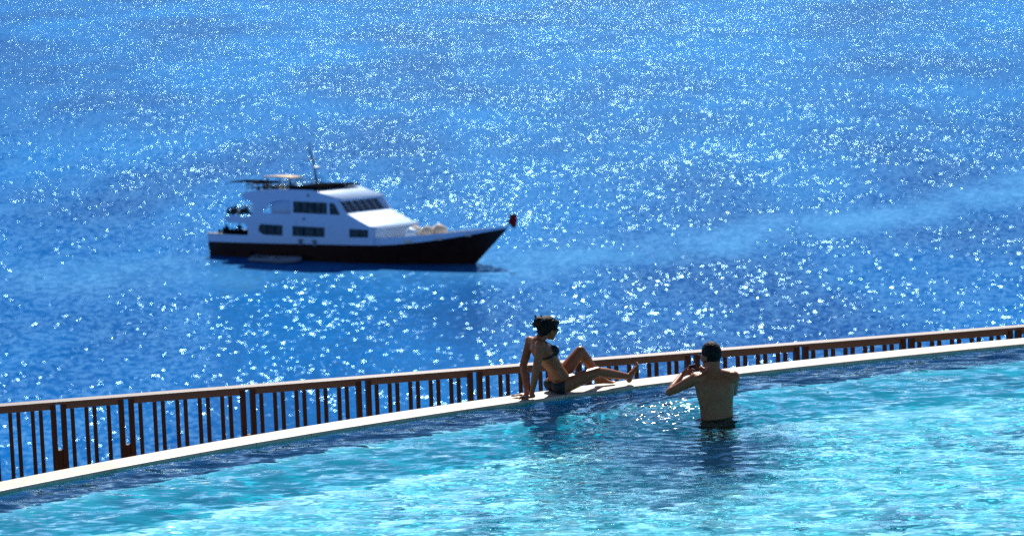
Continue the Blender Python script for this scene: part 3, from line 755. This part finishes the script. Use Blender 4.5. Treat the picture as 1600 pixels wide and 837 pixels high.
# ---- the man standing in the pool with a camera
def man():
    root=empty('person',MAN+Vector((0,0,-1.03))); tag(root,'bare-backed dark-haired man standing waist deep in the pool, raising a camera','person')
    Zo=Vector((0,0,1.03)); V=lambda x,y,z: Vector((x,y,z))+Zo
    zz=Vector((0,0,1))
    bm=bmesh.new(); tw=R(16)                     # trunk turned to the left
    wx=Vector((math.cos(tw),math.sin(tw),0)); dy=Vector((-math.sin(tw),math.cos(tw),0))
    def ring(c,x,y,w,d): return (V(x,y,c),wx*w,dy*d)
    bm_loft(bm,[ring(-.21,.0,0,.10,.08),ring(-.14,0,0,.178,.12),ring(-.05,0,0,.180,.118),ring(.03,.0,0,.176,.112),ring(.11,-.003,0,.177,.110),ring(.19,-.008,.0,.187,.115),
                ring(.28,-.012,.0,.204,.122),ring(.36,-.016,.005,.214,.120),ring(.425,-.018,.01,.205,.102),ring(.47,-.02,.015,.150,.082),ring(.51,-.022,.02,.086,.070),ring(.545,-.024,.025,.068,.066)],28)
    for sg in(-1,1):
        bm_ball(bm,V(-.016,-.0,.34)+wx*sg*.10-dy*.045,(.075,.06,.10))            # shoulder blades / back muscles
        bm_bone(bm,V(-.02,.01,.47)+wx*sg*.05,V(-.02,.0,.435)+wx*sg*.175,.055,.056)  # trapezius
        bm_ball(bm,V(0,0,-.13)+wx*sg*.075-dy*.05,(.09,.085,.09))
    HC=V(-.045,.065,.665); ht=R(38); hf,hu,hl=basis(Vector((-math.sin(ht),math.cos(ht),-.05)),zz)
    bm_bone(bm,V(-.024,.015,.49),HC-hu*.05-hf*.03,.068,.066)
    head_pieces(bm,HC,hf,hu,hl,1.16)
    LS,RS=V(-.212,-.005,.43),V(.182,.045,.425)
    LE,RE=V(-.475,.13,.275),V(.195,.24,.235)
    LW,RW=V(-.335,.36,.405),V(-.04,.375,.415)
    for S_,E_,W_ in((LS,LE,LW),(RS,RE,RW)):
        bm_ball(bm,S_,(.070,.068,.070)); m=S_*.55+E_*.45; bm_bone(bm,S_,m,.063,.056); bm_bone(bm,m,E_,.054,.042)
        q=E_*.7+W_*.3; bm_bone(bm,E_,q,.043,.046); bm_bone(bm,q,W_,.046,.029)
    CAMP=V(-.215,.455,.465)
    hand(bm,LW,(CAMP-LW)*1.0+Vector((.0,0,-.01)),Vector((.8,.2,.1)),zz,curl=.62,s=1.05,spread=.05,tdir=(.55,-.1,.6))
    hand(bm,RW,(CAMP-RW)+Vector((.02,0,0)),Vector((-.3,.9,.1))*-1+Vector((0,1.8,0)),zz,curl=.62,s=1.05,spread=.05,tdir=(-.55,-.1,.6))
    for sg in(-1,1):
        h=V(0,0,-.15)+wx*sg*.09; k=V(0,.03,-.53)+wx*sg*.10; a=V(0,-.01,-.95)+wx*sg*.11
        bm_bone(bm,h,k,.088,.058); bm_bone(bm,k,k*.7+a*.3,.056,.057); bm_bone(bm,k*.7+a*.3,a,.057,.038); bm_ball(bm,k*.72+a*.28-dy*.02,.046)
        foot(bm,a,dy,zz,1.08)
    me=remesh(bm,.0052,5,.5,'person'); body=obj('body',me,M_skinm,root,smooth=True)
    M3=Matrix((hf,hl,hu)).transposed()
    hp=lambda x,y,q: HC+(hf*x+hl*y+hu*q)*1.16
    def cap(c):
        d=c-HC; x,y,q=d.dot(hf)/1.1,d.dot(hl)/1.1,d.dot(hu)/1.1
        if q<-.085: return False
        line=.058 if x>.05 else (.0+ .35*max(0,x) if x>-.0 else -.052-.2*max(0,-x-.03)*0)
        ear=(x+.005)**2+(q+.02)**2<.026**2 and abs(y)>.06 and q<.012
        return q>line and x<.088 and not ear
    hm=shell_from(me,cap,lambda c:.009+.004*mnoise.noise(c*60),.006); 
    obj('hair',hm,M_hair,body,smooth=True)
    add_eyes(HC,hf,hu,hl,1.16,body)
    g=bmesh.new()
    for sg in(-1,1): bm_tube(g,[hp(.1,sg*.06,.004),hp(.06,sg*.079,.006),hp(-.02,sg*.084,.0)],.0035,6)
    for sg in(-1,1): 
        pts=[hp(.1,sg*.034+.024*math.cos(a),-.004+.018*math.sin(a)) for a in np.linspace(0,2*math.pi,13)]; bm_tube(g,pts,.003,6)
    bm_tube(g,[hp(.102,-.012,.002),hp(.102,.012,.002)],.003,6)
    obj('glasses',g,M_dark,body)
    # loose swim shorts: waistband above the water, cloth floating out below it
    bm=bmesh.new(); seg=40; rows=[]
    for c,w,d,wob in((.006,.190,.127,0),(-.012,.194,.131,.002),(-.028,.210,.146,.006),(-.05,.238,.168,.012),(-.10,.238,.172,.012),(-.19,.225,.16,.01)):
        rows.append([bm.verts.new(V(0,0,c)+wx*math.cos(2*math.pi*k/seg)*(w+wob*math.sin(k*.94+c*30))+dy*math.sin(2*math.pi*k/seg)*(d+wob*math.cos(k*1.26))) for k in range(seg)])
    for a,b in zip(rows,rows[1:]):
        for k in range(seg): bm.faces.new((b[k],b[(k+1)%seg],a[(k+1)%seg],a[k]))
    for sg in(-1,1):
        rr=[]
        for c,w,d in((-.175,.112,.15),(-.30,.118,.13),(-.44,.115,.12)):
            rr.append([bm.verts.new(V(0,.01,c)+wx*(sg*.104+math.cos(2*math.pi*k/24)*w)+dy*math.sin(2*math.pi*k/24)*d) for k in range(24)])
        for a,b in zip(rr,rr[1:]):
            for k in range(24): bm.faces.new((b[k],b[(k+1)%24],a[(k+1)%24],a[k]))
    bmesh.ops.solidify(bm,geom=bm.faces[:],thickness=.004)
    obj('swim_shorts',bm,M_trunk,body,smooth=True)
    for o in(body,)+tuple(body.children): o.cycles.is_caustics_receiver=True
    # the compact camera in his hands: a thing of its own
    d=Vector((-.72,.69,.02)).normalized(); sx=Vector((d.y,-d.x,0)).normalized()
    Mx=Matrix((sx,d,zz)).transposed().to_4x4(); Mx.translation=MAN+Vector((0,0,-1.03))+CAMP
    cr=empty('compact_camera',Mx.translation); cr.rotation_euler=Mx.to_euler()
    tag(cr,'small black compact camera held up in the hands of the man in the pool','camera')
    obj('camera_body',box((-.055,-.013,-.033),(.055,.013,.033),bevel=.006),M_dark,cr)
    ln=obj('lens',tube([(.0,.012,0),(0,.042,0)],.024,20),M_dark,cr); obj('lens_glass',tube([(0,.0425,0),(0,.044,0)],.018,16),M_lens,ln)
    obj('screen',box((-.04,-.0155,-.024),(.03,-.0132,.024)),M_lens,cr)
    obj('shutter_button',tube([(.035,0,.0325),(.035,0,.037)],.007,12),M_rail,cr)
man()
# ---- passengers aboard the yacht (a few pixels each)
def passenger_mesh(sit):
    bm=bmesh.new()
    if sit:
        bm_loft(bm,[((0,0,.42),(0,.19,0),(.13,0,0)),((-.02,0,.62),(0,.16,0),(.11,0,0)),((-.02,0,.88),(0,.21,0),(.12,0,0)),((-.01,0,.98),(0,.1,0),(.07,0,0))],14)
        bm_ball(bm,(.02,0,1.18),(.1,.08,.12)); bm_bone(bm,(0,0,.95),(.01,0,1.1),.06,.06)
        for sg in(-1,1):
            bm_bone(bm,(0,sg*.09,.47),(.42,sg*.12,.5),.085,.06); bm_bone(bm,(.42,sg*.12,.5),(.45,sg*.12,.06),.058,.04); bm_bone(bm,(.43,sg*.12,.04),(.62,sg*.12,.03),.04,.03)
            bm_bone(bm,(-.02,sg*.2,.9),(.06,sg*.26,.64),.05,.04); bm_bone(bm,(.06,sg*.26,.64),(.3,sg*.18,.58),.04,.03)
    else:
        bm_loft(bm,[((0,0,.8),(0,.16,0),(.11,0,0)),((0,0,1.08),(0,.14,0),(.1,0,0)),((0,0,1.36),(0,.2,0),(.12,0,0)),((0,0,1.47),(0,.1,0),(.07,0,0))],14)
        bm_ball(bm,(.02,0,1.66),(.1,.08,.12)); bm_bone(bm,(0,0,1.42),(.01,0,1.58),.06,.06)
        for sg in(-1,1):
            bm_bone(bm,(0,sg*.09,.85),(.02,sg*.1,.47),.085,.06); bm_bone(bm,(.02,sg*.1,.47),(-.01,sg*.1,.07),.06,.04); bm_bone(bm,(0,sg*.1,.04),(.17,sg*.11,.03),.04,.03)
            bm_bone(bm,(0,sg*.2,1.4),(-.02,sg*.26,1.1),.05,.04); bm_bone(bm,(-.02,sg*.26,1.1),(.12,sg*.24,.86),.04,.03)
    return remesh(bm,.03,2,.5,'person')
M_pas=mat('dark_wetsuit',(.018,.02,.026),.7,.3,6)
pm=[passenger_mesh(False),passenger_mesh(True)]
for me in pm: me.materials.append(M_pas)
bpy.context.view_layer.update()
YM=YACHT.matrix_world.copy()
for (x,y,zf,sit,rz,lab) in ((2.0,-3.2,1.75,0,.4,'person in dark clothes standing farthest aft on the main deck of the yacht'),
        (3.2,-2.5,1.95,0,-1.2,'person in dark clothes standing on the after main deck beneath the yacht\'s stern platform'),
        (4.5,-2.6,1.75,0,2.2,'person standing beside the white arch on the after main deck of the yacht'),
        (3.0,-2.9,4.2,1,3.0,'person sitting at the after end of the raised stern platform of the yacht'),
        (4.3,-2.6,4.2,1,.3,'person sitting on the raised stern platform of the yacht right beside the white arch'),
        (6.6,-2.4,6.95,1,1.2,'person sitting on the top deck of the yacht under the dark shade awning'),
        (8.6,-1.2,7.1,1,.2,'person sitting on the top deck of the yacht under the tan bimini')):
    o=bpy.data.objects.new('person',pm[sit]); o.location=YM@Vector((x,y,zf)); o.rotation_euler=(0,0,R(-31)+rz); link(o)
    for q in (pm[sit].polygons,): q.foreach_set('use_smooth',[True]*len(q))
    tag(o,lab,'person','passengers aboard the yacht')
